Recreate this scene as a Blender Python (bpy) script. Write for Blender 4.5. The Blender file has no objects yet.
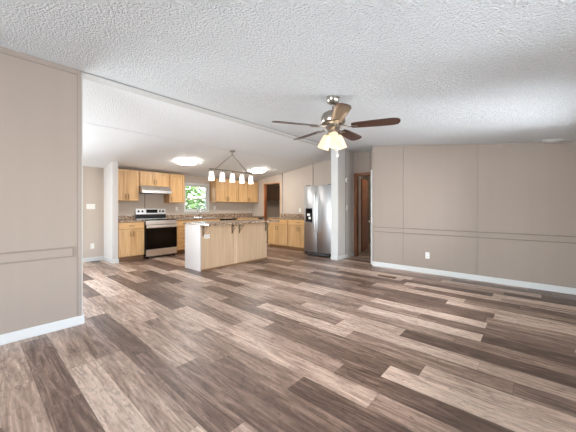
import bpy, bmesh, math, random
from math import sin, cos, pi, atan, radians
from mathutils import Vector, Matrix
S = bpy.context.scene
COL = S.collection
random.seed(7)

# ------------------------------------------------------------------ camera
YAW = 0.7185
cam_d = bpy.data.cameras.new('camera'); cam_d.sensor_width = 36.0
cam_d.lens = 278.6 * 36.0 / 576.0; cam_d.shift_y = -8.6 / 576.0
cam_d.clip_start = 0.05
cam = bpy.data.objects.new('camera', cam_d); COL.objects.link(cam)
cam.location = (0, 0, 1.21)
cam.rotation_euler = (pi/2, 0, YAW - pi/2)
S.camera = cam

# ------------------------------------------------------------------ world, daylight, exposure
W = bpy.data.worlds.new('sky'); S.world = W; W.use_nodes = True
wn = W.node_tree.nodes; wl = W.node_tree.links
bg = wn['Background']
sky = wn.new('ShaderNodeTexSky'); sky.sky_type = 'NISHITA'; sky.sun_disc = False
sky.sun_elevation = radians(48); sky.sun_rotation = radians(200); sky.dust_density = 2.0
wl.new(sky.outputs[0], bg.inputs[0]); bg.inputs[1].default_value = 1.1

def daylight(name, loc, rot, sx, sy, power, col=(.90, .985, 1.08)):
    d = bpy.data.lights.new(name, 'AREA'); d.shape = 'RECTANGLE'; d.size = sx; d.size_y = sy
    d.energy = power; d.color = col
    o = bpy.data.objects.new(name, d); COL.objects.link(o); o.location = loc; o.rotation_euler = rot
    return o
# added area lights outside unseen windows, standing in for daylight
for xx, ww, pw in ((1.5, 1.3, 52), (3.7, 1.5, 100)):
    daylight('window_daylight', (xx, -0.90, 1.25), (pi/2+.2, 0, 0), ww, 1.3, pw)
daylight('end_window_fill', (-3.6, 1.5, 1.25), (pi/2+.2, 0, -pi/2), 2.5, 1.5, 290)  # fill lamp for the right wall, at an added end window
daylight('patio_daylight', (0.2, 7.95, 1.15), (-pi/2, 0, 0), 1.9, 2.0, 300)
daylight('kitchen_end_fill', (-2.9, 5.6, 1.25), (pi/2+.2, 0, -pi/2), 1.7, 1.4, 105)  # added fill lamp for the kitchen, at an unseen end window

vs = S.view_settings
vs.view_transform = 'Standard'; vs.look = 'None'; vs.gamma = 1.0; vs.use_curve_mapping = False
vs.exposure = 0.26

# ------------------------------------------------------------------ room numbers (metres)
YR = 3.515; ZR = 2.626; SL = 0.129; X1 = 5.526; X2 = 6.588; Y2 = 7.44; YS = -0.49; XL = -3.2; XK = -2.4
def cz(y): return ZR - SL * abs(y - YR)
TILT = atan(SL)

# ------------------------------------------------------------------ materials
def lin(c):
    return tuple(((v/255)/12.92 if v/255 <= .04045 else ((v/255+.055)/1.055)**2.4) for v in c) + (1,)
def mat(name, rgb, rough=.6, metal=0, spec=.5, emit=None, es=0, noise=None, bump=None, coat=0, aniso=0):
    m = bpy.data.materials.new(name); m.use_nodes = True
    n = m.node_tree.nodes; l = m.node_tree.links; b = n['Principled BSDF']
    b.inputs['Base Color'].default_value = lin(rgb); b.inputs['Roughness'].default_value = rough
    b.inputs['Metallic'].default_value = metal; b.inputs['Specular IOR Level'].default_value = spec
    b.inputs['Coat Weight'].default_value = coat
    if emit: b.inputs['Emission Color'].default_value = lin(emit); b.inputs['Emission Strength'].default_value = es
    tc = n.new('ShaderNodeTexCoord')
    if noise:   # (scale vec, amount)
        sc, amt = noise
        mp = n.new('ShaderNodeMapping'); mp.inputs['Scale'].default_value = sc; l.new(tc.outputs['Object'], mp.inputs[0])
        t = n.new('ShaderNodeTexNoise'); t.inputs['Scale'].default_value = 1; t.inputs['Detail'].default_value = 4
        l.new(mp.outputs[0], t.inputs[0])
        mx = n.new('ShaderNodeMix'); mx.data_type = 'RGBA'
        a = lin(rgb); mx.inputs['A'].default_value = tuple(min(1, v*(1-amt)) for v in a[:3])+(1,)
        mx.inputs['B'].default_value = tuple(min(1, v*(1+amt)) for v in a[:3])+(1,)
        l.new(t.outputs[0], mx.inputs['Factor']); l.new(mx.outputs['Result'], b.inputs['Base Color'])
    if bump:
        sc, st, ds = bump
        t2 = n.new('ShaderNodeTexNoise'); t2.inputs['Scale'].default_value = sc; t2.inputs['Detail'].default_value = 3
        l.new(tc.outputs['Object'], t2.inputs[0])
        bp = n.new('ShaderNodeBump'); bp.inputs['Strength'].default_value = st; bp.inputs['Distance'].default_value = ds
        l.new(t2.outputs[0], bp.inputs['Height']); l.new(bp.outputs[0], b.inputs['Normal'])
    return m

def wood(name, c1, c2, c3, axis='Z', rough=.4, scale=1.0, coat=.15):
    m = bpy.data.materials.new(name); m.use_nodes = True
    n = m.node_tree.nodes; l = m.node_tree.links; b = n['Principled BSDF']
    b.inputs['Roughness'].default_value = rough; b.inputs['Coat Weight'].default_value = coat
    tc = n.new('ShaderNodeTexCoord'); mp = n.new('ShaderNodeMapping')
    s = [26*scale]*3; s['XYZ'.index(axis)] = 1.6*scale; mp.inputs['Scale'].default_value = s
    oi = n.new('ShaderNodeObjectInfo'); ad = n.new('ShaderNodeVectorMath'); ad.operation = 'ADD'
    sc = n.new('ShaderNodeMath'); sc.operation = 'MULTIPLY'; sc.inputs[1].default_value = 37
    l.new(oi.outputs['Random'], sc.inputs[0]); l.new(tc.outputs['Object'], ad.inputs[0]); l.new(sc.outputs[0], ad.inputs[1])
    l.new(ad.outputs[0], mp.inputs[0])
    t = n.new('ShaderNodeTexNoise'); t.inputs['Scale'].default_value = 1; t.inputs['Detail'].default_value = 5
    t.inputs['Distortion'].default_value = .6
    l.new(mp.outputs[0], t.inputs[0])
    r = n.new('ShaderNodeValToRGB'); e = r.color_ramp.elements
    e[0].position = .3; e[0].color = lin(c1); e[1].position = .7; e[1].color = lin(c3)
    q = e.new(.5); q.color = lin(c2)
    l.new(t.outputs[0], r.inputs[0]); l.new(r.outputs[0], b.inputs['Base Color'])
    return m

M = {}
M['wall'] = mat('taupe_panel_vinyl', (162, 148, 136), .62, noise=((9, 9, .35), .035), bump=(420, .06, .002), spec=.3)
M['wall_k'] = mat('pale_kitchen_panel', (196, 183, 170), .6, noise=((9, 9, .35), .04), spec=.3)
M['batten'] = mat('taupe_batten', (157, 144, 133), .55)
M['batten_d'] = mat('taupe_rail', (144, 131, 120), .55)
M['seam'] = mat('panel_seam', (126, 114, 104), .6)
M['white'] = mat('white_trim_paint', (214, 214, 210), .38)
M['white_wall'] = mat('white_wall_paint', (222, 219, 214), .5)
M['hall'] = mat('gray_hall_panel', (202, 196, 190), .6, spec=.3)
M['cap'] = mat('partition_shade_gray', (205, 200, 196), .55)  # partition white greyed, shade on the end face put into the colour
M['gap'] = mat('gray_joint', (150, 150, 148), .6)
M['plastic'] = mat('white_plastic', (235, 232, 226), .35)
M['slot'] = mat('dark_slot', (60, 56, 52), .6)
M['maple'] = wood('maple', (200, 155, 103), (213, 172, 120), (224, 186, 136))
M['maple_h'] = wood('maple_cross', (206, 158, 102), (220, 176, 120), (232, 191, 137), axis='X')
M['frame'] = wood('maple_gap_shade', (176, 132, 84), (190, 146, 96), (202, 160, 110))  # cabinet bodies darkened, shade between doors and drawers put into the colour
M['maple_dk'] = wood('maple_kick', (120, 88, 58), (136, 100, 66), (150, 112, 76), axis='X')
M['island'] = wood('island_panel', (189, 158, 126), (197, 167, 135), (204, 175, 144), scale=.7)
M['island_end'] = mat('pale_end_panel', (196, 186, 179), .45)
M['brown_wood'] = wood('stained_wood', (92, 56, 34), (122, 74, 44), (150, 94, 56))
M['orange_wood'] = wood('orange_wood', (130, 72, 38), (158, 92, 50), (180, 112, 66))
M['dark_cab'] = wood('dark_cabinet', (66, 46, 34), (86, 62, 46), (104, 78, 58))
M['tan'] = wood('tan_casing', (196, 164, 132), (206, 176, 146), (216, 188, 160))
M['nickel'] = mat('brushed_nickel', (166, 158, 148), .28, 1)
M['handle'] = mat('bronze_pull', (120, 96, 72), .4, .8)
M['chrome'] = mat('chrome', (210, 210, 210), .12, 1)
M['steel'] = mat('stainless', (186, 187, 189), .34, 1, noise=((3, 3, 160), .05))
M['steel_b'] = mat('stainless_bright', (226, 226, 226), .32, 1)
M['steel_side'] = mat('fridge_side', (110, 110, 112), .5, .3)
M['black'] = mat('black_enamel', (14, 14, 15), .25)
M['bglass'] = mat('black_glass', (7, 7, 9), .1, spec=.22)
M['window_tint'] = mat('oven_window', (16, 14, 13), .1, spec=.25)
M['iron'] = mat('wrought_iron', (122, 104, 86), .5, .5)
M['walnut'] = wood('walnut_blade', (50, 30, 24), (68, 42, 32), (88, 56, 43), axis='X')
M['blade_top'] = mat('blade_edge', (70, 58, 50), .5)
M['frost'] = mat('frosted_glass', (226, 200, 164), .4, emit=(255, 224, 176), es=.42)
M['frost_p'] = mat('pendant_glass', (245, 245, 245), .3, emit=(255, 250, 242), es=1.4)
M['led'] = mat('led_diffuser', (250, 250, 250), .4, emit=(255, 251, 244), es=34.0)
M['bulb'] = mat('lit_bulb', (255, 250, 240), .4, emit=(255, 236, 200), es=3.5)
M['display'] = mat('clock_display', (10, 14, 16), .1, emit=(120, 200, 220), es=.05)
M['leaf'] = mat('leaf_green', (118, 150, 84), .6, noise=((3, 3, 3), .45))
M['leaf2'] = mat('leaf_pale', (176, 198, 146), .6, noise=((3, 3, 3), .4))
M['bark'] = mat('bark', (86, 70, 56), .9)
M['grass'] = mat('lawn', (104, 128, 66), .9, noise=((2, 2, 2), .3))
M['vent_brown'] = mat('brown_metal', (92, 76, 64), .45, .4)

# thin window pane, lets daylight straight through
def pane_mat():
    m = bpy.data.materials.new('window_pane'); m.use_nodes = True
    n = m.node_tree.nodes; l = m.node_tree.links; n.remove(n['Principled BSDF'])
    t = n.new('ShaderNodeBsdfTransparent'); g = n.new('ShaderNodeBsdfGlossy'); g.inputs['Roughness'].default_value = .02
    mx = n.new('ShaderNodeMixShader'); f = n.new('ShaderNodeFresnel'); f.inputs[0].default_value = 1.45
    l.new(f.outputs[0], mx.inputs[0]); l.new(t.outputs[0], mx.inputs[1]); l.new(g.outputs[0], mx.inputs[2])
    l.new(mx.outputs[0], n['Material Output'].inputs[0]); return m
M['pane'] = pane_mat()

# popcorn ceiling
def ceiling_mat(bs=1.0):
    m = bpy.data.materials.new('popcorn_ceiling'); m.use_nodes = True
    n = m.node_tree.nodes; l = m.node_tree.links; b = n['Principled BSDF']
    b.inputs['Roughness'].default_value = .9; b.inputs['Specular IOR Level'].default_value = .15
    b.inputs['Base Color'].default_value = lin((243, 244, 243))
    tc = n.new('ShaderNodeTexCoord')
    a = n.new('ShaderNodeTexNoise'); a.inputs['Scale'].default_value = 62; a.inputs['Detail'].default_value = 3.5; a.inputs['Roughness'].default_value = .62
    v = n.new('ShaderNodeTexVoronoi'); v.inputs['Scale'].default_value = 80; v.feature = 'SMOOTH_F1'
    l.new(tc.outputs['Object'], a.inputs[0]); l.new(tc.outputs['Object'], v.inputs[0])
    r = n.new('ShaderNodeMapRange'); r.inputs[1].default_value = .40; r.inputs[2].default_value = .62
    l.new(a.outputs[0], r.inputs[0])
    s = n.new('ShaderNodeMath'); s.operation = 'SUBTRACT'; l.new(r.outputs[0], s.inputs[0]); l.new(v.outputs[0], s.inputs[1])
    bp = n.new('ShaderNodeBump'); bp.inputs['Strength'].default_value = bs; bp.inputs['Distance'].default_value = .012
    l.new(s.outputs[0], bp.inputs['Height']); l.new(bp.outputs[0], b.inputs['Normal'])
    return m
M['ceiling'] = ceiling_mat(); M['ceiling_k'] = ceiling_mat(.6)

# laminated countertop, speckled brown
def counter_mat():
    m = bpy.data.materials.new('speckled_laminate'); m.use_nodes = True
    n = m.node_tree.nodes; l = m.node_tree.links; b = n['Principled BSDF']
    b.inputs['Roughness'].default_value = .16
    tc = n.new('ShaderNodeTexCoord')
    a = n.new('ShaderNodeTexNoise'); a.inputs['Scale'].default_value = 26; a.inputs['Detail'].default_value = 6; a.inputs['Roughness'].default_value = .7
    l.new(tc.outputs['Object'], a.inputs[0])
    r = n.new('ShaderNodeValToRGB'); e = r.color_ramp.elements
    e[0].position = .34; e[0].color = lin((58, 44, 36)); e[1].position = .70; e[1].color = lin((226, 214, 200))
    for p, c in ((.44, (112, 88, 70)), (.52, (164, 140, 118)), (.6, (196, 178, 158))):
        q = e.new(p); q.color = lin(c)
    l.new(a.outputs[0], r.inputs[0]); l.new(r.outputs[0], b.inputs['Base Color']); return m
M['counter'] = counter_mat()

# vinyl plank floor, planks running along Y
FSEED = 6.0
def floor_mat():
    m = bpy.data.materials.new('vinyl_plank_floor'); m.use_nodes = True
    n = m.node_tree.nodes; l = m.node_tree.links; b = n['Principled BSDF']
    def mth(op, a, bb=None):
        q = n.new('ShaderNodeMath'); q.operation = op
        for i, v in enumerate((a, bb)):
            if v is None: continue
            if isinstance(v, (int, float)): q.inputs[i].default_value = v
            else: l.new(v, q.inputs[i])
        return q.outputs[0]
    tc = n.new('ShaderNodeTexCoord'); sp = n.new('ShaderNodeSeparateXYZ'); l.new(tc.outputs['Object'], sp.inputs[0])
    PW, PL = .182, 1.22
    u = mth('DIVIDE', mth('ADD', sp.outputs[0], 39.922), PW); row = mth('FLOOR', u); fu = mth('FRACT', u)
    wn1 = n.new('ShaderNodeTexWhiteNoise'); wn1.noise_dimensions = '1D'; l.new(row, wn1.inputs['W'])
    v = mth('ADD', mth('DIVIDE', mth('ADD', sp.outputs[1], 40.0), PL), mth('MULTIPLY', wn1.outputs['Value'], 5.0))
    colm = mth('FLOOR', v); fv = mth('FRACT', v)
    cb = n.new('ShaderNodeCombineXYZ'); l.new(row, cb.inputs[0]); l.new(colm, cb.inputs[1])
    wn2 = n.new('ShaderNodeTexWhiteNoise'); wn2.noise_dimensions = '3D'; cb.inputs[2].default_value = FSEED; l.new(cb.outputs[0], wn2.inputs['Vector'])
    rnd = wn2.outputs['Value']
    # grain coordinates
    def grain(sx, sy, det, rough, dist, seedmul):
        g = n.new('ShaderNodeCombineXYZ')
        l.new(mth('ADD', mth('MULTIPLY', sp.outputs[0], sx), mth('MULTIPLY', rnd, seedmul)), g.inputs[0])
        l.new(mth('MULTIPLY', sp.outputs[1], sy), g.inputs[1]); l.new(mth('MULTIPLY', rnd, 91.0), g.inputs[2])
        t = n.new('ShaderNodeTexNoise'); t.inputs['Scale'].default_value = 1; t.inputs['Detail'].default_value = det
        t.inputs['Roughness'].default_value = rough; t.inputs['Distortion'].default_value = dist
        l.new(g.outputs[0], t.inputs[0]); return t.outputs[0]
    g1 = grain(62, 2.6, 6, .65, .7, 310)
    g2 = grain(13, 1.1, 5, .62, 2.6, 170)
    g3 = grain(34, 11, 4, .6, 1.2, 53)
    r = n.new('ShaderNodeValToRGB'); e = r.color_ramp.elements; r.color_ramp.interpolation = 'LINEAR'
    e[0].position = 0; e[0].color = lin((86, 66, 55)); e[1].position = 1; e[1].color = lin((212, 188, 169))
    for p, c in ((.25, (112, 89, 76)), (.5, (149, 124, 108)), (.75, (181, 155, 137))):
        q = e.new(p); q.color = lin(c)
    mixv = mth('ADD', mth('MULTIPLY', rnd, .86), mth('MULTIPLY', mth('SUBTRACT', g2, .42), 1.5))
    l.new(mixv, r.inputs[0])
    # fine streaks darken / lighten
    st = n.new('ShaderNodeMapRange'); st.inputs[1].default_value = .32; st.inputs[2].default_value = .68
    st.inputs[3].default_value = .75; st.inputs[4].default_value = 1.17; l.new(g1, st.inputs[0])
    kn = n.new('ShaderNodeMapRange'); kn.inputs[1].default_value = .50; kn.inputs[2].default_value = .66
    kn.inputs[3].default_value = 1.0; kn.inputs[4].default_value = .66; l.new(g3, kn.inputs[0])
    stk = mth('MULTIPLY', st.outputs[0], kn.outputs[0])
    mul = n.new('ShaderNodeVectorMath'); mul.operation = 'SCALE'
    l.new(r.outputs[0], mul.inputs[0]); l.new(stk, mul.inputs['Scale'])
    # seams
    eu = mth('MULTIPLY', mth('MINIMUM', fu, mth('SUBTRACT', 1.0, fu)), PW)
    ev = mth('MULTIPLY', mth('MINIMUM', fv, mth('SUBTRACT', 1.0, fv)), PL)
    ed = mth('MINIMUM', eu, ev)
    sm = n.new('ShaderNodeMapRange'); sm.inputs[1].default_value = 0.0008; sm.inputs[2].default_value = .0028
    sm.inputs[3].default_value = .62; sm.inputs[4].default_value = 1.0; l.new(ed, sm.inputs[0])
    mul2 = n.new('ShaderNodeVectorMath'); mul2.operation = 'SCALE'
    l.new(mul.outputs[0], mul2.inputs[0]); l.new(sm.outputs[0], mul2.inputs['Scale'])
    l.new(mul2.outputs[0], b.inputs['Base Color'])
    rr = n.new('ShaderNodeMapRange'); rr.inputs[3].default_value = .30; rr.inputs[4].default_value = .46
    l.new(g1, rr.inputs[0]); l.new(rr.outputs[0], b.inputs['Roughness'])
    b.inputs['Specular IOR Level'].default_value = .5
    bp = n.new('ShaderNodeBump'); bp.inputs['Strength'].default_value = .25; bp.inputs['Distance'].default_value = .0015
    l.new(mth('ADD', g1, mth('MULTIPLY', sm.outputs[0], .8)), bp.inputs['Height']); l.new(bp.outputs[0], b.inputs['Normal'])
    return m
M['floor'] = floor_mat()

# ------------------------------------------------------------------ mesh helpers
def link(o): COL.objects.link(o); return o
def empty(name, label, cat, loc=(0, 0, 0), rot=(0, 0, 0), group=None):
    o = link(bpy.data.objects.new(name, None)); o.location = loc; o.rotation_euler = rot
    o.empty_display_size = .1
    o['label'] = label; o['category'] = cat
    if group: o['group'] = group
    return o
class MB:
    def __init__(s): s.bm = bmesh.new()
    def box(s, x0, x1, y0, y1, z0, z1, bev=0, mtx=None):
        vs_ = [s.bm.verts.new(p) for p in ((x0,y0,z0),(x1,y0,z0),(x1,y1,z0),(x0,y1,z0),(x0,y0,z1),(x1,y0,z1),(x1,y1,z1),(x0,y1,z1))]
        fs = [s.bm.faces.new([vs_[i] for i in q]) for q in ((3,2,1,0),(4,5,6,7),(0,1,5,4),(1,2,6,5),(2,3,7,6),(3,0,4,7))]
        if bev:
            es = list({e for f in fs for e in f.edges})
            r = bmesh.ops.bevel(s.bm, geom=es, offset=bev, segments=2, affect='EDGES', profile=.5)
            vs_ = list({v for f in r['faces'] for v in f.verts} | {v for v in vs_ if v.is_valid})
        if mtx is not None: bmesh.ops.transform(s.bm, matrix=mtx, verts=vs_)
        return s
    def hexa(s, pts):   # 4 bottom + 4 top points
        v = [s.bm.verts.new(p) for p in pts]
        for q in ((3,2,1,0),(4,5,6,7),(0,1,5,4),(1,2,6,5),(2,3,7,6),(3,0,4,7)): s.bm.faces.new([v[i] for i in q])
        return s
    def prism(s, prof, a0, a1, plane='XZ'):  # profile polygon extruded along the missing axis
        def P(u, w, t): return {'XZ': (u, t, w), 'YZ': (t, u, w), 'XY': (u, w, t)}[plane]
        A = [s.bm.verts.new(P(u, w, a0)) for u, w in prof]; B = [s.bm.verts.new(P(u, w, a1)) for u, w in prof]
        n = len(prof)
        s.bm.faces.new(A); s.bm.faces.new(B[::-1])
        for i in range(n): s.bm.faces.new((A[i], B[i], B[(i+1)%n], A[(i+1)%n]))
        return s
    def tube(s, pts, r, seg=10, cap=True):
        pts = [Vector(p) for p in pts]; rs = r if isinstance(r, (list, tuple)) else [r]*len(pts)
        rings = []; up = None
        for i, p in enumerate(pts):
            d = (pts[min(i+1, len(pts)-1)] - pts[max(i-1, 0)]).normalized()
            if up is None:
                up = Vector((0, 0, 1)) if abs(d.z) < .9 else Vector((1, 0, 0))
            a = d.cross(up).normalized(); b_ = a.cross(d).normalized(); up = b_
            rings.append([s.bm.verts.new(p + rs[i]*(cos(2*pi*k/seg)*a + sin(2*pi*k/seg)*b_)) for k in range(seg)])
        for i in range(len(rings)-1):
            for k in range(seg): s.bm.faces.new((rings[i][k], rings[i][(k+1)%seg], rings[i+1][(k+1)%seg], rings[i+1][k]))
        if cap: s.bm.faces.new(rings[0][::-1]); s.bm.faces.new(rings[-1])
        return s
    def lathe(s, prof, c=(0, 0, 0), seg=24, mtx=None):   # prof: (r, z)
        rings = []; new = []
        for r, z in prof:
            if r < 1e-6: rg = [s.bm.verts.new((c[0], c[1], c[2]+z))]
            else: rg = [s.bm.verts.new((c[0]+r*cos(2*pi*k/seg), c[1]+r*sin(2*pi*k/seg), c[2]+z)) for k in range(seg)]
            rings.append(rg); new += rg
        for A, B in zip(rings, rings[1:]):
            for k in range(seg):
                a0, a1, b0, b1 = A[k%len(A)], A[(k+1)%len(A)], B[k%len(B)], B[(k+1)%len(B)]
                q = [a0, a1, b1, b0]; u = []
                for x in q:
                    if x not in u: u.append(x)
                if len(u) > 2:
                    try: s.bm.faces.new(u)
                    except ValueError: pass
        if mtx is not None: bmesh.ops.transform(s.bm, matrix=mtx, verts=new)
        return s
    def build(s, name, m, parent=None, smooth=None, bevel=0, label=None):
        bmesh.ops.recalc_face_normals(s.bm, faces=s.bm.faces)
        me = bpy.data.meshes.new(name); s.bm.to_mesh(me); s.bm.free()
        for mm in (m if isinstance(m, (list, tuple)) else [m]): me.materials.append(mm)
        o = link(bpy.data.objects.new(name, me))
        if parent: o.parent = parent
        if smooth:
            me.polygons.foreach_set('use_smooth', [True]*len(me.polygons))
            me.set_sharp_from_angle(angle=radians(smooth))
        if bevel:
            b = o.modifiers.new('bevel', 'BEVEL'); b.width = bevel; b.segments = 2; b.limit_method = 'ANGLE'
        if label: o['label'] = label
        return o
def struct(o): o['kind'] = 'structure'; return o
def tag(o, label, cat, group=None):
    o['label'] = label; o['category'] = cat
    if group: o['group'] = group
    return o

# walls with openings; u runs along the wall; top follows the ceiling
def wall(name, axis, pos, thick, u0, u1, openings, m, top=None, bottom=0.0):
    mb = MB()
    us = sorted({u0, u1} | {o[0] for o in openings} | {o[1] for o in openings} | ({YR} if axis == 'X' and u0 < YR < u1 else set()))
    for a, b_ in zip(us, us[1:]):
        mid = (a+b_)/2; zs = [bottom]
        ops = sorted([o for o in openings if o[0] <= mid <= o[1]], key=lambda o: o[2])
        spans = []; z = bottom
        for o in ops:
            if o[2] > z: spans.append((z, o[2]))
            z = o[3]
        spans.append((z, None))
        for z0, z1 in spans:
            if axis == 'X':   # plane of constant X, u = Y
                t = lambda y: (cz(y) if top is None else top) if z1 is None else z1
                p0, p1 = pos, pos+thick
                mb.hexa([(p0,a,z0),(p1,a,z0),(p1,b_,z0),(p0,b_,z0),(p0,a,t(a)),(p1,a,t(a)),(p1,b_,t(b_)),(p0,b_,t(b_))])
            else:
                t = lambda y: (cz(y) if top is None else top) if z1 is None else z1
                p0, p1 = pos, pos+thick
                mb.hexa([(a,p0,z0),(b_,p0,z0),(b_,p1,z0),(a,p1,z0),(a,p0,t(p0)),(b_,p0,t(p0)),(b_,p1,t(p1)),(a,p1,t(p1))])
    return struct(mb.build(name, m))

# ------------------------------------------------------------------ the setting
struct(MB().box(XL-.1, 9.2, YS-.12, Y2+.12, -.1, 0).build('floor', M['floor']))
for nm, mm, (ya, yb) in (('ceiling', 'ceiling', (YS-.1, YR)), ('ceiling', 'ceiling_k', (YR, Y2+.12))):
    cl = MB()
    cl.hexa([(XL-.1,ya,cz(ya)),(9.2,ya,cz(ya)),(9.2,yb,cz(yb)),(XL-.1,yb,cz(yb)),(XL-.1,ya,cz(ya)+.08),(9.2,ya,cz(ya)+.08),(9.2,yb,cz(yb)+.08),(XL-.1,yb,cz(yb)+.08)])
    struct(cl.build(nm, M[mm]))

wall('wall_left', 'Y', YR, .11, XL, .765, [], M['wall'])
wall('wall_right', 'X', X1, .10, YS, 2.49, [], M['wall'])
wall('wall_closet', 'Y', 2.41, .08, X1+.1, 6.3, [], M['wall'])
wall('wall_hall', 'Y', 3.34, .16, 5.55, 6.69, [], M['hall'])
wall('wall_hall_back', 'X', 6.30, .10, 2.41, 3.34, [(2.52, 3.27, -1, 2.0)], M['wall'])
LW = [(.85, 2.15, .7, 2.0), (2.95, 4.45, .7, 2.0)]
wall('wall_front', 'Y', YS-.1, .1, XL, X1+.1, LW, M['wall'])
wall('wall_living_end', 'X', XL-.1, .1, YS, YR, [(.2, 2.8, .6, 2.05)], M['wall'])
wall('wall_kitchen_end', 'X', XK-.1, .1, YR+.11, Y2, [(4.7, 6.5, .6, 2.0)], M['wall_k'])
WX0, WX1, WZ0, WZ1 = 4.05, 4.78, 1.12, 1.86
wall('wall_far', 'Y', Y2, .1, XK, 9.1, [(-.8, 1.2, -1, 2.03), (WX0, WX1, WZ0, WZ1)], M['wall_k'])
wall('wall_kitchen_right', 'X', X2, .10, 3.5, Y2, [(6.10, 6.84, -1, 2.0)], M['wall_k'])
wall('wall_utility_back', 'X', 8.42, .1, 5.06, Y2, [], M['wall'])
wall('wall_utility_side', 'Y', 4.96, .1, 6.69, 9.1, [], M['wall'])
wall('wall_bath_back', 'X', 9.0, .1, 2.1, 4.96, [], M['wall_k'])
wall('wall_bath_side', 'Y', 2.2, .1, 6.4, 9.0, [], M['wall'])
wall('wall_partition', 'Y', 6.84, Y2-6.84, 2.04, 2.135, [], M['white_wall'])
# partition end post, shade on its face put into a greyer colour
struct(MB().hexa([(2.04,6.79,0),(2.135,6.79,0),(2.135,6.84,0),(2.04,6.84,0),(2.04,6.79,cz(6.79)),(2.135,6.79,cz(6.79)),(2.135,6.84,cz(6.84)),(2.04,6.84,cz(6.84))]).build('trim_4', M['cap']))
# white cover over the marriage line on the ceiling, and the wall-end post
mb = MB(); ya, yb = YR+.012, YR+.115
mb.hexa([(.765,ya,cz(ya)-.018),(6.3,ya,cz(ya)-.018),(6.3,yb,cz(yb)-.018),(.765,yb,cz(yb)-.018),(.765,ya,cz(ya)+.01),(6.3,ya,cz(ya)+.01),(6.3,yb,cz(yb)+.01),(.765,yb,cz(yb)+.01)])
struct(mb.build('trim_1', M['white'], bevel=.003))
mb = MB(); ya, yb = YR-.006, YR+.010
mb.box(.765, 6.3, ya, yb-.001, cz(YR)-.0075, cz(YR)+.01)
struct(mb.build('trim_5', M['gap']))
struct(MB().box(5.535, 5.555, 3.33, 3.51, 0, cz(3.33)-.004, .003).build('trim_2', M['white']))
struct(MB().box(.745, .775, YR-.006, YR+.115, 0.0, cz(YR)-.015, .002).build('trim_3', M['white']))
# ceiling seam in the kitchen
mb = MB(); ya, yb = 4.90, 4.925
mb.hexa([(XK,ya,cz(ya)-.003),(X2,ya,cz(ya)-.003),(X2,yb,cz(yb)-.003),(XK,yb,cz(yb)-.003),(XK,ya,cz(ya)+.01),(X2,ya,cz(ya)+.01),(X2,yb,cz(yb)+.01),(XK,yb,cz(yb)+.01)])
struct(mb.build('trim_6', M['ceiling_k']))

# battens, rails and cove trim on the living walls
mb = MB()
mb.box(.735, .765, YR-.012, YR, .09, cz(YR)-.002, .003)           # corner batten, left wall
for xx in (-1.15, ): mb.box(xx-.012, xx+.012, YR-.008, YR, .09, cz(YR)-.04)
mb.box(XL, .735, YR-.010, YR, cz(YR)-.05, cz(YR)-.001, .003)
mb.build('trim_7', M['batten']) and None
struct(bpy.data.objects['trim_7'])
mb = MB()
mb.box(XL, .70, YR-.010, YR, .708, .722, .003); mb.box(XL, .70, YR-.010, YR, .797, .811, .003)
mb.box(.690, .70, YR-.010, YR, .708, .811); mb.box(.727, .7345, YR-.005, YR, .09, cz(YR)-.05)
mb.box(XL, .727, YR-.005, YR, cz(YR)-.057, cz(YR)-.0505)
struct(mb.build('trim_8', M['batten_d']))
mb = MB()
for yy in (1.87, .68):
    mb.box(X1-.006, X1, yy-.006, yy+.006, .09, cz(yy)-.012)
mb.box(X1-.010, X1, 2.465, 2.495, 0.09, cz(2.5)-.002)
mb.box(X1-.02, X1, YS, YS+.02, .09, cz(YS))
mb.hexa([(X1-.012,YS,cz(YS)-.022),(X1,YS,cz(YS)-.022),(X1,2.49,cz(2.49)-.022),(X1-.012,2.49,cz(2.49)-.022),(X1-.012,YS,cz(YS)-.001),(X1,YS,cz(YS)-.001),(X1,2.49,cz(2.49)-.001),(X1-.012,2.49,cz(2.49)-.001)])
struct(mb.build('trim_9', M['batten']))
mb = MB()
mb.box(X1-.011, X1, YS, 2.465, .709, .719, .002); mb.box(X1-.011, X1, YS, 2.465, .799, .809, .002)
struct(mb.build('trim_10', M['seam']))
mb = MB()
mb.box(X2-.006, X2, 4.78, 4.80, .09, cz(4.79)); mb.box(X2-.006, X2, 5.98, 6.0, 1.02, cz(5.99))
for xx in (2.95, ): mb.box(xx-.008, xx+.008, Y2-.005, Y2, 1.02, 1.7)
struct(mb.build('trim_11', M['seam']))
mb = MB()
mb.box(5.9, 5.915, 3.335, 3.34, .09, cz(3.34)); mb.box(6.295, 6.3, 2.9, 2.915, 2.08, cz(2.9))
struct(mb.build('trim_12', M['seam']))

def base(name, x0, x1, y0, y1): struct(MB().box(x0, x1, y0, y1, 0, .092, .004).build(name, M['white']))
base('baseboard_left', XL, .78, YR-.014, YR-.0005)
base('baseboard_right', X1-.014, X1-.0005, YS+.02, 2.495)
base('baseboard_nook', 1.2, 2.038, Y2-.014, Y2-.0005)
base('baseboard_partition', 2.026, 2.039, 6.78, Y2-.014)
base('baseboard_partition_end', 2.026, 2.149, 6.776, 6.789)
base('baseboard_hall', 5.535, 6.298, 3.326, 3.339)
base('baseboard_post', 5.521, 5.534, 3.326, 3.51)
base('baseboard_left_end', .7755, .789, YR-.014, YR+.12)
base('baseboard_hall_back', 6.286, 6.299, 3.275, 3.325)

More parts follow.
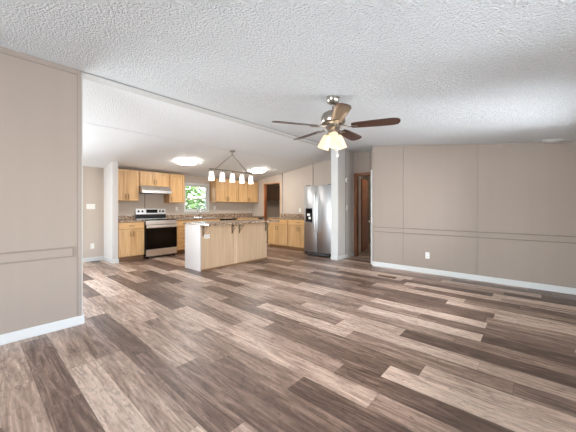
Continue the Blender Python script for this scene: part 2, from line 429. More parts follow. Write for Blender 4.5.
# door casings and doors
def casing(name, X, y0, y1, zt, m, w=.06, jamb=.1, sx=-1):
    mb = MB(); p0, p1 = X-.014, X-.0005
    mb.box(p0, p1, y0-w, y0, 0, zt+w, .003); mb.box(p0, p1, y1, y1+w, 0, zt+w, .003); mb.box(p0, p1, y0, y1, zt, zt+w, .003)
    return struct(mb.build(name, m))
casing('trim_13', 6.30, 2.555, 3.27, 2.0, M['brown_wood'], .055)
mb = MB(); mb.box(6.3, 6.4, 3.255, 3.269, 0, 2.0); mb.box(6.3, 6.4, 2.521, 2.535, 0, 2.0); mb.box(6.3, 6.4, 2.535, 3.255, 1.986, 1.9995)
struct(mb.build('trim_14', M['brown_wood']))
casing('trim_15', X2, 6.10, 6.84, 2.0, M['tan'], .05)
mb = MB(); mb.box(X2, X2+.1, 6.815, 6.8395, 0, 2.0); mb.box(X2, X2+.1, 6.1005, 6.115, 0, 2.0); mb.box(X2, X2+.1, 6.115, 6.815, 1.98, 1.9995)
struct(mb.build('trim_16', M['orange_wood']))
struct(MB().box(6.691, 6.705, 3.34, 3.51, 0, 2.4).build('trim_17', M['white']))
# white door swung open against the hall recess, seen edge on
d1 = MB().box(5.56, 6.28, 2.515, 2.55, .012, 2.0, .003).build('door_1', M['white']); struct(d1)
mb = MB()
for sg, y in ((1, 2.55), (-1, 2.515)):
    if sg < 0: continue
    R_ = Matrix.Translation((5.62, y, .91)) @ Matrix.Rotation(-pi/2*sg, 4, 'X')
    mb.lathe([(.028, 0), (.028, .006), (.010, .010), (.010, .03), (.022, .036), (.027, .05), (.020, .062), (0, .065)], mtx=R_, seg=16)
mb.build('door_knob', M['nickel'], d1, 40)
mb = MB()
for z in (.25, 1.0, 1.78): mb.box(6.262, 6.290, 2.545, 2.556, z-.05, z+.05)
mb.build('hinge', M['nickel'], d1)
# wooden door standing open in the room behind
d2 = struct(MB().box(0, .74, 0, .035, .012, 2.0, .003).build('door_2', M['orange_wood']))
d2.location = (7.08, 3.49, 0); d2.rotation_euler = (0, 0, atan(.26))
mb = MB(); mb.lathe([(.026, 0), (.010, .01), (.010, .03), (.026, .045), (.018, .062), (0, .065)], mtx=Matrix.Translation((.07, 0, .93)) @ Matrix.Rotation(pi/2, 4, 'X'), seg=14)
mb.build('door_knob', M['nickel'], d2, 40)

# windows
def window(name, axis, pos, u0, u1, z0, z1, thick, face, cas=.055):
    """axis 'Y': wall of constant Y. face: +1/-1 = direction into the room"""
    def B(mb, a, b_, p, q, c, d, bev=0):
        lo, hi = min(p, q), max(p, q)
        if axis == 'Y': mb.box(a, b_, lo, hi, c, d, bev)
        else: mb.box(lo, hi, a, b_, c, d, bev)
    far = pos - face*thick
    f = MB(); w = .035; g0, g1 = pos - face*.03, pos - face*.09
    B(f, u0, u0+w, g0, g1, z0, z1); B(f, u1-w, u1, g0, g1, z0, z1); B(f, u0+w, u1-w, g0, g1, z0, z0+w); B(f, u0+w, u1-w, g0, g1, z1-w, z1)
    zm = (z0+z1)/2 - .02
    B(f, u0+w, u1-w, g0-face*.01, g1+face*.005, zm-.018, zm+.018)
    o = struct(f.build(name, M['white']))
    if cas:
        c = MB(); s0, s1 = pos+face*.0005, pos+face*.016
        B(c, u0-cas, u0, s0, s1, z0-cas, z1+cas, .003); B(c, u1, u1+cas, s0, s1, z0-cas, z1+cas, .003)
        B(c, u0, u1, s0, s1, z1, z1+cas, .003); B(c, u0, u1, s0, pos+face*.035, z0-cas*.6, z0, .003)
        B(c, u0, u1, s0, s1, z0-cas, z0-cas*.6)
        c.build('casing', M['white'], o)
    p = MB(); gm = (g0+g1)/2; B(p, u0+w, u1-w, gm-.002, gm+.002, z0+w, z1-w)
    p.build('pane', M['pane'], o)
    return o
window('window_1', 'Y', Y2, WX0, WX1, WZ0, WZ1, .1, -1)
for i, (a, b_, c, d) in enumerate(LW): window('window_%d' % (i+2), 'Y', YS, a, b_, c, d, .1, 1)
window('window_6', 'X', XK, 4.7, 6.5, .6, 2.0, .1, 1)
window('window_7', 'X', XL, .2, 2.8, .6, 2.05, .1, 1)  # unseen window, added so light reaches the right wall
mb = MB()   # sliding patio door in the nook, hidden behind the left wall
for a, b_ in ((-.8, .22), (.18, 1.2)):
    off = .02 if a < 0 else .055
    mb.box(a, a+.06, Y2+off, Y2+off+.03, 0, 2.03); mb.box(b_-.06, b_, Y2+off, Y2+off+.03, 0, 2.03)
    mb.box(a+.06, b_-.06, Y2+off, Y2+off+.03, 0, .07); mb.box(a+.06, b_-.06, Y2+off, Y2+off+.03, 1.96, 2.03)
d3 = struct(mb.build('door_3', M['white']))
mb = MB(); mb.box(-.74, .16, Y2+.033, Y2+.037, .07, 1.96); mb.box(.24, 1.14, Y2+.068, Y2+.072, .07, 1.96)
mb.build('pane', M['pane'], d3)

# ------------------------------------------------------------------ outside the kitchen window
g = struct(MB().box(-14, 26, Y2+.15, 40, -.75, -.6).build('ground', M['grass']))
def tree(label, x, y, h, r, m, seed, n=1500):
    rng = random.Random(seed)
    t = empty('leafy_tree', label, 'tree', (x, y, -.6))
    MB().tube([(0, 0, 0), (.05, 0, h*.35), (0, .05, h*.7)], [.16, .12, .05], 8).build('trunk', M['bark'], t, 60)
    mb = MB(); bm = mb.bm
    for i in range(n):
        while True:
            p = Vector((rng.uniform(-1, 1), rng.uniform(-1, 1), rng.uniform(-1, 1)))
            if .35 < p.length < 1: break
        p = Vector((p.x*r, p.y*r, h*.58 + p.z*h*.46)) * 1.0
        q = Matrix.Rotation(rng.uniform(0, 6.3), 3, 'Z') @ Matrix.Rotation(rng.uniform(-1.2, 1.2), 3, 'X')
        s = rng.uniform(.09, .2)
        v = [bm.verts.new(p + q @ Vector(c)*s) for c in ((-1, 0, 0), (-.3, -.5, .1), (1, 0, 0), (-.3, .5, .1))]
        bm.faces.new(v)
    mb.build('crown', m, t)
    return t
tree('dark green bushy tree low outside the kitchen window', 6.3, 12.0, 2.9, 1.5, M['leaf'], 1, 1300)
tree('paler green tree filling the right of the kitchen window', 10.6, 14.5, 5.2, 2.0, M['leaf2'], 2, 800)
tree('tall green tree behind at the left of the kitchen window', 8.2, 18.5, 5.0, 1.9, M['leaf2'], 3, 600)

# ------------------------------------------------------------------ cabinets (local frame: x along the front, front at y=0, depth +y)
def pull(parent, x, z, horizontal=False, y=-.002, L=.11):
    if horizontal: pts = [(x-L/2, y, z), (x-L/2+.006, y-.022, z), (x-L*.2, y-.028, z), (x+L*.2, y-.028, z), (x+L/2-.006, y-.022, z), (x+L/2, y, z)]
    else: pts = [(x, y, z-L/2), (x, y-.022, z-L/2+.006), (x, y-.028, z-L*.2), (x, y-.028, z+L*.2), (x, y-.022, z+L/2-.006), (x, y, z+L/2)]
    return MB().tube(pts, .0065, 8).build('handle', M['handle'], parent, 50)
def shaker(parent, name, x0, x1, z0, z1, handle=None, rail=.055):
    mb = MB(); t = .019
    mb.box(x0, x0+rail, -t, -.0005, z0, z1, .002); mb.box(x1-rail, x1, -t, -.0005, z0, z1, .002)
    mb.box(x0+rail, x1-rail, -t, -.0005, z0, z0+rail, .002); mb.box(x0+rail, x1-rail, -t, -.0005, z1-rail, z1, .002)
    mb.box(x0+rail+.004, x1-rail-.004, -t+.008, -.001, z0+rail+.004, z1-rail-.004)
    d = mb.build(name, M['maple'], parent)
    if handle: pull(d, handle[0], handle[1], handle[2] if len(handle) > 2 else False, y=-t)
    return d
def slab(parent, x0, x1, z0, z1):
    mb = MB(); mb.box(x0, x1, -.019, -.0005, z0, z1, .005)
    d = mb.build('drawer', M['maple_h'], parent); pull(d, (x0+x1)/2, (z0+z1)/2, True, y=-.019); return d
def cabinet(name, label, loc, rz, w, z0, z1, depth, doors, drawers=0, base_=True, handle_side=None, group=None, cat='cabinet', stack=False, hollow=False):
    t = empty(name, label, cat, loc, (0, 0, rz), group)
    kz = .10 if base_ else 0
    mb = MB()
    if hollow:
        mb.box(0, w, 0, .02, z0+kz, z1); mb.box(0, .018, .02, depth, z0+kz, z1); mb.box(w-.018, w, .02, depth, z0+kz, z1)
        mb.box(.018, w-.018, depth-.01, depth, z0+kz, z1); mb.box(.018, w-.018, .02, depth-.01, z0+kz, z0+kz+.018)
    else: mb.box(0, w, 0, depth, z0+kz, z1)
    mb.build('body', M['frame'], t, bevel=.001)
    if base_:
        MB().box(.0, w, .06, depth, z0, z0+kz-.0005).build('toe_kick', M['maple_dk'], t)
    top = z1-.012; bot = z0+kz+.015
    if stack:
        hs = [.15]+[(top-.15-bot-.012*3)/3]*3; z = top
        for h in hs:
            slab(t, .015, w-.015, z-h, z); z -= h+.012
        return t
    if drawers:
        dw = (w-.03-(drawers-1)*.012)/drawers
        for i in range(drawers): slab(t, .015+i*(dw+.012), .015+i*(dw+.012)+dw, top-.135, top)
        top -= .150
    dw = (w-.03-(doors-1)*.006)/doors
    for i in range(doors):
        a = .015+i*(dw+.006); b_ = a+dw
        if doors == 1: hx = a+.028 if handle_side == 'L' else b_-.028
        else: hx = b_-.028 if i % 2 == 0 else a+.028
        hz = top-.10 if base_ else bot+.085
        shaker(t, 'door', a, b_, bot, top, (hx, hz))
    return t
YF = 6.84; YU = 7.12; ZC = .872
F0 = 0; RX = -pi/2      # far wall fronts face -Y; right wall fronts face -X
cabinet('base_cabinet', 'maple base cabinet left of the range, one drawer over two doors', (2.145, YF, 0), 0, .56, 0, ZC, .595, 2, 1)
cabinet('drawer_cabinet', 'maple stack of four drawers right of the range', (3.475, YF, 0), 0, .46, 0, ZC, .595, 0, stack=True)
cabinet('sink_cabinet', 'maple sink base cabinet under the kitchen window', (3.945, YF, 0), 0, .86, 0, ZC, .595, 2, 2, hollow=True)
cabinet('base_cabinet', 'maple base cabinet on the far wall right of the dishwasher', (5.425, YF, 0), 0, .9, 0, ZC, .595, 2, 2)
cabinet('base_cabinet', 'maple base cabinet beside the refrigerator', (5.98, 5.225, 0), RX, .80, 0, ZC, .60, 2, 1)
cabinet('base_cabinet', 'maple base cabinet between the kitchen doorway and the cabinet beside the refrigerator', (5.98, 6.035, 0), RX, .80, 0, ZC, .60, 2, 1)
cabinet('wall_cabinet', 'two-door maple wall cabinet beside the white partition', (2.145, YU, 0), 0, .545, 1.36, 2.10, .315, 2, base_=False)
cabinet('wall_cabinet', 'short two-door maple wall cabinet above the range hood', (2.695, YU, 0), 0, .735, 1.735, 2.10, .315, 2, base_=False)
cabinet('wall_cabinet', 'single-door maple wall cabinet between the hood and the window', (3.435, YU, 0), 0, .43, 1.33, 2.095, .315, 1, base_=False, handle_side='L')
cabinet('wall_cabinet', 'left pair of maple wall cabinet doors, right beside the window', (4.85, YU, 0), 0, .85, 1.37, 2.085, .315, 2, base_=False)
cabinet('wall_cabinet', 'maple wall cabinet in the corner, right of the window cabinet', (5.702, YU, 0), 0, .86, 1.37, 2.085, .315, 2, base_=False)

# worktops
def worktop(name, label, x0, x1, y0, y1, splash=None, hole=None, cat='countertop'):
    t = empty(name, label, cat, (0, 0, 0)); mb = MB(); z0, z1 = .873, .912
    if hole:
        hx0, hx1, hy0, hy1 = hole
        mb.box(x0, hx0, y0, y1, z0, z1); mb.box(hx1, x1, y0, y1, z0, z1); mb.box(hx0, hx1, y0, hy0, z0, z1); mb.box(hx0, hx1, hy1, y1, z0, z1)
    else: mb.box(x0, x1, y0, y1, z0, z1, .006)
    mb.build('top', M['counter'], t)
    if splash:
        mb = MB()
        for s in splash: mb.box(*s, z1, z1+.10, .004)
        mb.build('backsplash', M['counter'], t)
    return t
worktop('countertop', 'short speckled brown countertop left of the range', 2.14, 2.712, 6.81, 7.438, [(2.14, 2.712, 7.418, 7.438)])
worktop('countertop', 'long speckled brown countertop under the kitchen window', 3.47, 6.57, 6.81, 7.438, [(3.47, 6.57, 7.418, 7.438)], hole=(3.99, 4.75, 6.92, 7.32))
worktop('countertop', 'speckled brown countertop beside the refrigerator', 5.95, 6.586, 4.42, 6.045, [(6.566, 6.586, 4.42, 6.045)])
# sink and faucet
t = empty('sink', 'double bowl stainless sink set in the countertop under the window', 'sink', (4.37, 7.12, .912))
mb = MB(); mb.box(-.39, .39, -.21, -.195, -.002, .006); mb.box(-.39, .39, .15, .21, -.002, .006); mb.box(-.39, -.372, -.195, .15, -.002, .006); mb.box(.372, .39, -.195, .15, -.002, .006); mb.box(-.015, .015, -.195, .15, -.002, .006)
mb.build('rim', M['steel_b'], t)
for a, b_ in ((-.372, -.015), (.015, .372)):
    mb = MB(); mb.box(a, b_, -.195, .15, -.17, -.165); mb.box(a, a+.004, -.195, .15, -.165, -.002); mb.box(b_-.004, b_, -.195, .15, -.165, -.002)
    mb.box(a+.004, b_-.004, -.195, -.191, -.165, -.002); mb.box(a+.004, b_-.004, .146, .15, -.165, -.002); mb.build('bowl', M['steel'], t)
t = empty('faucet', 'chrome gooseneck faucet standing behind the sink', 'faucet', (4.37, 7.30, .918))
mb = MB(); mb.box(-.13, .13, -.025, .025, 0, .012, .004); mb.build('base_plate', M['chrome'], t)
mb = MB(); pts = [(0, 0, .012), (0, 0, .20)] + [(0, -.08+.08*cos(a), .20+.08*sin(a)) for a in [i*pi/8 for i in range(1, 9)]] + [(0, -.16, .16)]
mb.tube(pts, .011, 10).build('spout', M['chrome'], t, 60)
for sx in (-.1, .1): MB().lathe([(.018, .012), (.016, .04), (.006, .045)], (sx, 0, 0), 12).tube([(sx, 0, .045), (sx*1.5, -.01, .06)], .006, 8).build('handle', M['chrome'], t, 50)

# island
t = empty('kitchen_island', 'kitchen island with maple panelled back, pale end panel and speckled top', 'kitchen island', (2.855, 4.69, 0))
mb = MB(); mb.box(.02, 1.75, .012, .56, .0, .872); mb.build('body', M['maple'], t)
mb = MB(); mb.box(.022, .78, .0, .0115, .035, .872); mb.build('back_panel', M['island'], t)
mb = MB(); mb.box(.87, 1.748, .0, .0115, .035, .872); mb.build('back_panel', M['island'], t)
mb = MB(); mb.box(.775, .875, -.012, -.0005, .035, .872); mb.build('seam_batten', M['tan'], t)
mb = MB(); mb.box(0, .0195, -.004, .564, 0, .872, .002); mb.build('end_panel', M['island_end'], t, label='pale end panel')
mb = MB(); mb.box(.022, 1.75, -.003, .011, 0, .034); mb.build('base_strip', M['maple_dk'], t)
t.children[0].name = 'body'
ct = MB(); ct.box(2.84, 4.72, 4.38, 5.29, .8725, .914, .008)
tag(ct.build('island_countertop', M['counter']), 'speckled laminate countertop overhanging the kitchen island', 'countertop')
def bracket(x):
    mb = MB()
    mb.box(x-.012, x+.012, -.006, -.0005, .66, .868); mb.box(x-.012, x+.012, -.15, -.006, .862, .868)
    pts = [(x, -.14, .858), (x, -.135, .83), (x, -.10, .79), (x, -.06, .76), (x, -.03, .72), (x, -.012, .67)]
    mb.tube(pts, .006, 8)
    cc = [(x, -.05 + .028*cos(a)*(1-a/14), .82 + .028*sin(a)*(1-a/14)) for a in [i*.5 for i in range(18)]]
    mb.tube(cc, .0045, 6)
    return mb
for i, x in enumerate((.06, .74, .93, 1.70)):
    o = bracket(x).build('bracket', M['iron'], t, 50, label='dark scrolled metal bracket')
mb = MB(); mb.box(.085, .205, -.006, -.0005, .615, .690, .002)
oo = mb.build('outlet', M['plastic'], t, label='white outlet plate')
mb = MB()
for x in (.122, .168): mb.box(x-.016, x+.016, -.0085, -.0062, .638, .667)
mb.build('socket', M['cap'], oo)

# ------------------------------------------------------------------ range
t = empty('range', 'stainless steel freestanding range with black glass oven door', 'range', (2.716, 6.775, 0))
w = .748
mb = MB(); mb.box(0, w, .03, .65, .05, .895, .003); mb.build('body', M['black'], t)
mb = MB(); mb.box(-.001, w+.001, .0, .60, .8955, .915, .004); mb.build('cooktop', M['bglass'], t)
for (x, y, r) in ((.19, .16, .10), (.19, .44, .075), (.56, .16, .075), (.56, .44, .10)):
    mb = MB(); mb.lathe([(r, .9152), (r, .9158), (r-.004, .9158), (r-.004, .9152)], (x, y, 0), 32); mb.build('burner_ring', M['steel_side'], t)
mb = MB(); mb.box(0, w, .0, .0295, .80, .895, .004); mb.build('front_band', M['steel_b'], t)
dr = MB().box(.004, w-.004, -.012, .0295, .22, .795, .004).build('oven_door', M['bglass'], t)
mb = MB(); mb.box(.004, w-.004, -.016, -.0125, .722, .795, .001); mb.build('door_trim', M['steel_b'], dr)
mb = MB(); mb.box(.16, w-.16, -.0135, -.0122, .36, .62); mb.build('oven_window', M['window_tint'], dr)
mb = MB(); mb.tube([(.05, -.06, .755), (w-.05, -.06, .755)], .012, 12); mb.tube([(.07, -.016, .755), (.07, -.058, .755)], .009, 8); mb.tube([(w-.07, -.016, .755), (w-.07, -.058, .755)], .009, 8)
mb.build('handle', M['steel_b'], dr, 50)
mb = MB(); mb.box(.004, w-.004, -.010, .0295, .055, .212, .004); mb.build('storage_drawer', M['steel_b'], t)
for sx in (.05, w-.05):
    for sy in (.06, .6): MB().lathe([(.018, 0), (.018, .05)], (sx, sy, 0), 10).build('foot', M['black'], t)
# backguard, face leaning back
mb = MB(); mb.prism([(.60, .9155), (.65, .9155), (.65, 1.17), (.625, 1.175), (.605, 1.06)], 0, w, 'YZ'); bgd = mb.build('backguard', M['steel_b'], t)
def face(z): return .60 if z < .9155 else .60 + (z-.9155)*(.005/.1445) if z < 1.06 else .605 + (z-1.06)*(.020/.115)
mb = MB(); mb.hexa([(.0, face(.93)-.003, .925), (w, face(.93)-.003, .925), (w, face(.93)+.002, .925), (0, face(.93)+.002, .925), (0, face(1.04)-.003, 1.035), (w, face(1.04)-.003, 1.035), (w, face(1.04)+.002, 1.035), (0, face(1.04)+.002, 1.035)])
mb.build('lower_strip', M['black'], bgd)
mb = MB(); a, b_ = 1.07, 1.155
mb.hexa([(.25, face(a)-.004, a), (.53, face(a)-.004, a), (.53, face(a)+.002, a), (.25, face(a)+.002, a), (.25, face(b_)-.004, b_), (.53, face(b_)-.004, b_), (.53, face(b_)+.002, b_), (.25, face(b_)+.002, b_)])
dp = mb.build('display', M['bglass'], bgd)
for x in (.065, .155, .59, .675):
    R_ = Matrix.Translation((x, face(1.11)-.001, 1.11)) @ Matrix.Rotation(pi/2+.17, 4, 'X')
    MB().lathe([(.026, 0), (.026, .006), (.020, .010), (.018, .028), (0, .030)], mtx=R_, seg=18).build('knob', M['black'], bgd, 40)

# ------------------------------------------------------------------ range hood
t = empty('range_hood', 'stainless under-cabinet range hood over the range', 'range hood', (2.70, 6.95, 1.56))
mb = MB(); mb.prism([(0, .02), (.0, .055), (.09, .172), (.48, .172), (.48, .02)], 0, .72, 'YZ'); mb.build('canopy', M['steel_b'], t, bevel=.003)
mb = MB(); mb.box(.0, .72, -.006, .47, 0, .0195, .002); mb.build('lip', M['steel_b'], t)
mb = MB(); mb.box(.06, .66, .05, .42, -.006, -.0005); mb.build('filter', M['steel_side'], t)
for x in (.30, .34, .38, .42): MB().box(x, x+.02, .030, .036, .105, .115).build('button', M['black'], t)

# ------------------------------------------------------------------ dishwasher
t = empty('dishwasher', 'black-fronted dishwasher under the long countertop', 'dishwasher', (4.815, 6.835, 0))
MB().box(0, .6, .02, .58, .1, .868).build('body', M['steel_side'], t)
MB().box(.003, .597, -.01, .0195, .11, .73, .004).build('door', M['black'], t)
MB().box(.003, .597, -.014, .0195, .735, .866, .004).build('control_panel', M['bglass'], t)
MB().box(.01, .59, .06, .57, 0, .0995).build('toe_kick', M['black'], t)

# ------------------------------------------------------------------ refrigerator (local: x along front towards camera right)
t = empty('refrigerator', 'stainless side-by-side refrigerator with dispenser beside the hall wall', 'refrigerator', (5.62, 4.375, 0), (0, 0, RX))
w = .815
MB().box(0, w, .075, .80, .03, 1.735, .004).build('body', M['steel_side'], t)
sx = .405
for a, b_, nm in ((.003, sx-.003, 'freezer_door'), (sx+.003, w-.003, 'door')):
    o = MB().box(a, b_, 0, .072, .095, 1.75, .012).build(nm, M['steel'], t, 30)
    hx = sx-.035 if nm == 'freezer_door' else sx+.035
    pts = [(hx, -.001, 1.57), (hx, -.035, 1.555), (hx, -.05, 1.45), (hx, -.055, 1.1), (hx, -.05, .72), (hx, -.035, .615), (hx, -.001, .60)]
    MB().tube(pts, .0125, 10).build('handle', M['steel_b'], o, 60)
    if nm == 'freezer_door':
        dd = MB().box(.065, .265, -.006, -.0005, .83, 1.185, .002).build('dispenser', M['black'], o)
        MB().box(.085, .245, -.012, -.0062, 1.10, 1.17, .002).build('dispenser_panel', M['bglass'], dd)
        MB().box(.12, .20, -.022, -.0062, 1.00, 1.055, .006).build('ice_chute', M['plastic'], dd)
        MB().box(.165, .225, -.022, -.0062, .915, .975, .006).build('paddle', M['plastic'], dd)
        MB().box(.08, .25, -.03, -.0062, .835, .85, .002).build('drip_tray', M['steel_side'], dd)
mb = MB(); mb.box(.01, w-.01, .03, .0745, .02, .09); mb.build('toe_grille', M['black'], t)
mb = MB()
for z in (.035, .05, .065): mb.box(.06, w-.06, .026, .0295, z, z+.006)
mb.build('grille_slats', M['steel_side'], t)
for x in (.04, w-.12): MB().box(x, x+.08, .03, .12, 1.751, 1.768, .003).build('hinge_cover', M['steel_side'], t)
for x in (.05, w-.05):
    MB().lathe([(.02, 0), (.02, .03)], (x, .12, 0), 10).build('foot', M['black'], t); MB().lathe([(.02, 0), (.02, .03)], (x, .72, 0), 10).build('foot', M['black'], t)

# ------------------------------------------------------------------ utility room seen through the kitchen doorway
cab = empty('wall_cabinet', 'dark brown wall cabinet seen through the kitchen doorway', 'cabinet', (6.72, 7.11, 0), (0, 0, 0))
MB().box(0, 1.5, 0, .325, 1.47, 2.02).build('body', M['dark_cab'], cab)
for a in (.01, .51, 1.01):
    mb = MB(); z0, z1 = 1.485, 2.005; b_ = a+.48
    mb.box(a, a+.06, -.019, -.0005, z0, z1, .002); mb.box(b_-.06, b_, -.019, -.0005, z0, z1, .002); mb.box(a+.06, b_-.06, -.019, -.0005, z0, z0+.06, .002); mb.box(a+.06, b_-.06, -.019, -.0005, z1-.06, z1, .002)
    mb.box(a+.058, b_-.058, -.01, -.001, z0+.058, z1-.058)
    mb.build('door', M['dark_cab'], cab)

# ------------------------------------------------------------------ plates on walls: local x right, z up, face towards -y
def plate(name, label, cat, loc, rz, kind, w=.072, h=.115, group=None):
    t = empty(name, label, cat, loc, (0, 0, rz), group)
    MB().box(-w/2, w/2, -.006, -.0005, -h/2, h/2, .002).build('plate', M['plastic'], t)
    if kind == 'outlet':
        for z in (-.022, .022):
            s = MB().box(-.016, .016, -.008, -.0062, z-.014, z+.014, .0008).build('socket', M['plastic'], t)
            MB().box(-.009, -.006, -.0088, -.0082, z-.004, z+.008).box(.006, .009, -.0088, -.0082, z-.004, z+.008).build('slot', M['slot'], s)
    else:
        n = kind
        for i in range(n):
            x = (i-(n-1)/2)*.046
            MB().box(x-.005, x+.005, -.016, -.0062, -.012, .012, .002).build('toggle', M['plastic'], t)
    return t
plate('outlet', 'white outlet low on the right living room wall', 'outlet', (X1, 1.435, .33), RX, 'outlet')
plate('outlet', 'white outlet low on the nook wall by the partition', 'outlet', (1.82, Y2, .34), 0, 'outlet')
plate('light_switch', 'wide white multi-switch plate on the nook wall', 'light switch', (1.79, Y2, 1.23), 0, 3, w=.165)
plate('outlet', 'white outlet on the backsplash between the range and the window', 'outlet', (3.80, Y2, 1.17), 0, 'outlet')
plate('outlet', 'white outlet on the backsplash right of the window', 'outlet', (5.03, Y2, 1.20), 0, 'outlet')
plate('outlet', 'white outlet above the countertop beside the refrigerator', 'outlet', (X2, 5.28, 1.12), RX, 'outlet')
plate('light_switch', 'single white light switch on the hall wall below the thermostat', 'light switch', (5.965, 3.34, 1.20), 0, 1)
t = empty('thermostat', 'small round white thermostat high on the hall wall', 'thermostat', (5.945, 3.34, 1.86), (0, 0, 0))
MB().lathe([(0, .0005), (.055, .0005), (.055, .018), (.045, .026), (0, .028)], mtx=Matrix.Rotation(pi/2, 4, 'X'), seg=28).build('body', M['plastic'], t, 40)
MB().lathe([(0, .0285), (.028, .0285), (.026, .034), (0, .035)], mtx=Matrix.Rotation(pi/2, 4, 'X'), seg=24).build('dial', M['nickel'], t, 40)

# ------------------------------------------------------------------ ceiling fittings
def led(label, x, y, r):
    t = empty('ceiling_light', label, 'ceiling light', (x, y, cz(y)), (-TILT, 0, 0), 'flush ceiling lights in the kitchen')
    MB().lathe([(r, -.0005), (r, -.008), (r-.012, -.010), (r-.014, -.008), (r-.014, -.0005)], seg=40).build('rim', M['white'], t, 40)
    MB().lathe([(r-.0145, -.012), (r-.0145, -.03), (r*.84, -.05), (r*.5, -.062), (0, -.066)], seg=40).build('diffuser', M['led'], t, 60)
led('round flush ceiling light above the range side of the kitchen', 3.36, 6.06, .235)
def fill_lamp(label, x, y, e):  # unseen fixtures, added to brighten the rooms behind the doorways
    t = empty('ceiling_light', label, 'ceiling light', (x, y, cz(y)), ((-TILT if y > YR else TILT), 0, 0))
    MB().lathe([(.14, -.0005), (.14, -.015), (.125, -.018), (.12, -.0005)], seg=32).build('rim', M['nickel'], t, 40)
    MB().lathe([(.119, -.01), (.11, -.05), (.07, -.08), (0, -.09)], seg=32).build('diffuser', mat('fill_diffuser', (250, 246, 238), .4, emit=(255, 244, 226), es=e), t, 60)
fill_lamp('unseen domed ceiling light added to brighten the utility room behind the kitchen doorway', 7.5, 6.0, 40)
fill_lamp('unseen domed ceiling light added to brighten the back room behind the white hall door', 7.9, 2.9, 45)
led('round flush ceiling light near the kitchen doorway', 5.55, 6.02, .235)
t = empty('ceiling_vent', 'round white vent on the ceiling beside the right wall', 'vent', (5.37, -.23, cz(-.23)), (TILT, 0, 0))
MB().lathe([(.125, -.0005), (.122, -.008), (.10, -.014), (.098, -.008), (.085, -.018), (.082, -.01), (.065, -.022), (.06, -.012), (.035, -.026), (0, -.028)], seg=32).build('diffuser', M['white'], t, 40)
t = empty('smoke_detector', 'white smoke detector on the ceiling at the left edge', 'smoke detector', (.02, 3.12, cz(3.12)), (TILT, 0, 0))
MB().lathe([(.065, -.0005), (.065, -.02), (.055, -.035), (0, -.038)], seg=28).build('body', M['plastic'], t, 40)
t = empty('floor_register', 'brown metal floor register near the right wall', 'vent', (4.80, 1.90, 0), (0, 0, radians(0)))
MB().box(-.06, .06, -.15, .15, .0005, .006, .002).build('frame', M['vent_brown'], t)
mb = MB()
for i in range(9): mb.box(-.045, .045, -.13+i*.03, -.118+i*.03, .0062, .008)
mb.build('louver', M['maple_dk'], t)

# ------------------------------------------------------------------ pendant over the island
t = empty('pendant_light', 'brushed nickel linear pendant with five white glass shades over the island', 'pendant light', (3.79, 4.93, 0))
zb = 2.0; zc = cz(4.93)
MB().lathe([(.062, zc+.008), (.062, zc-.018), (.05, zc-.026), (.012, zc-.03), (.012, zc-.06)], seg=24).build('canopy', M['nickel'], t, 40)
MB().lathe([(.012, 2.40-.02), (.03, 2.37), (.035, 2.345), (.03, 2.33), (0, 2.325)], seg=18).tube([(0, 0, zc-.055), (0, 0, 2.375)], .006, 8).build('hub', M['nickel'], t, 40)
for s in (-1, 1): MB().tube([(s*.02, 0, 2.345), (s*.43, 0, zb+.012)], .0075, 8).build('rod', M['nickel'], t, 60)
MB().box(-.585, .585, -.013, .013, zb-.011, zb+.011, .003).build('bar', M['nickel'], t)
for i in range(5):
    x = -.53+i*.265
    o = MB().lathe([(.022, zb-.0115), (.024, zb-.05), (.03, zb-.055), (.03, zb-.062), (.02, zb-.064)], (x, 0, 0), 18).build('socket', M['nickel'], t, 40)
    MB().lathe([(.034, zb-.058), (.042, zb-.066), (.048, zb-.10), (.058, zb-.24), (.055, zb-.24), (.045, zb-.10), (.039, zb-.069), (.031, zb-.062)], (x, 0, 0), 24).build('shade', M['frost_p'], o, 60)
    MB().lathe([(.012, zb-.065), (.016, zb-.09), (.026, zb-.13), (.02, zb-.155), (0, zb-.162)], (x, 0, 0), 14).build('bulb', M['bulb'], o, 60)

# ------------------------------------------------------------------ ceiling fan
FX, FY = 2.53, 1.58; zc = cz(FY)
fan = empty('ceiling_fan', 'five-blade ceiling fan with walnut blades and a lit glass light kit', 'ceiling fan', (FX, FY, 0))
MB().lathe([(.0, zc+.015), (.068, zc+.015), (.068, zc-.03), (.058, zc-.06), (.03, zc-.078), (.014, zc-.08)], seg=28).build('canopy', M['nickel'], fan, 40)
zm = 2.075
MB().tube([(0, 0, zc-.075), (0, 0, zm+.15)], .011, 12).build('downrod', M['nickel'], fan, 60)
MB().lathe([(.014, zm+.165), (.03, zm+.155), (.07, zm+.145), (.11, zm+.12), (.126, zm+.08), (.128, zm+.03), (.115, zm+.012), (.09, zm+.005), (0, zm+.003)], seg=36).build('motor', M['nickel'], fan, 40)
MB().lathe([(.075, zm+.0025), (.08, zm-.02), (.06, zm-.045), (.045, zm-.06), (.05, zm-.085), (.03, zm-.10), (0, zm-.102)], seg=28).build('switch_housing', M['nickel'], fan, 40)
base_ang = YAW - pi/2      # camera-right direction in world
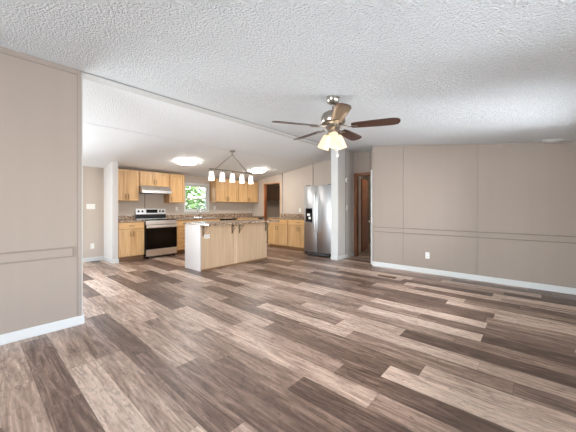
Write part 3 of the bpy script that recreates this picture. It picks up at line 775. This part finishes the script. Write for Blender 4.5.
for k in range(5):
    ang = base_ang + radians(-19 + 72*k)
    iron = MB().tube([(.07, 0, zm-.005), (.12, 0, zm-.012), (.16, 0, zm-.02)], [.012, .009, .008], 8)
    iron.box(.15, .25, -.028, .028, zm-.026, zm-.021, .002)
    bi = iron.build('blade_iron', M['nickel'], fan, 40); bi.rotation_euler = (0, 0, ang)
    prof = [(.19, -.045), (.24, -.056), (.45, -.068), (.60, -.070), (.645, -.055), (.662, -.02), (.662, .02), (.645, .055), (.60, .070), (.45, .068), (.24, .056), (.19, .045)]
    bm_ = MB().prism(prof, -.0035, .0035, 'XY')
    bl = bm_.build('blade', M['walnut'], bi, bevel=.0015)
    bl.location = (0, 0, zm-.016); bl.rotation_euler = (radians(-12), 0, 0)
for k in range(3):
    a = base_ang + radians(-90 + 120*k)
    d = Vector((cos(a), sin(a), 0))
    arm = MB().tube([d*.03+Vector((0, 0, zm-.075)), d*.05+Vector((0, 0, zm-.065)), d*.063+Vector((0, 0, zm-.085))], .009, 8)
    arm.lathe([(.022, zm-.082), (.024, zm-.10), (.016, zm-.104)], (d.x*.065, d.y*.065, 0), 14)
    ao = arm.build('light_arm', M['nickel'], fan, 50)
    T = Matrix.Translation(d*.065+Vector((0, 0, zm-.095))) @ Matrix.Rotation(radians(20), 4, Vector((-d.y, d.x, 0))*-1)
    MB().lathe([(.026, 0), (.038, -.015), (.046, -.05), (.054, -.09), (.060, -.135), (.064, -.148), (.061, -.148), (.051, -.09), (.043, -.05), (.035, -.017), (.023, -.003)], mtx=T, seg=28).build('glass_shade', M['frost'], ao, 60)
    MB().lathe([(.012, -.01), (.018, -.04), (.028, -.07), (.022, -.095), (0, -.10)], mtx=T, seg=14).build('bulb', M['bulb'], ao, 60)
ch = MB().tube([(.03, -.035, zm-.095), (.031, -.036, zm-.30)], .0016, 6); ch.lathe([(0, zm-.298), (.009, zm-.305), (.011, zm-.33), (0, zm-.34)], (.031, -.036, 0), 12)
ch.build('pull_chain', M['plastic'], fan, 50)
pl = bpy.data.lights.new('fan_lamp', 'POINT'); pl.energy = 3; pl.color = (1, .88, .7); pl.shadow_soft_size = .09
po = link(bpy.data.objects.new('fan_lamp', pl)); po.parent = fan; po.location = (0, 0, zm-.16)
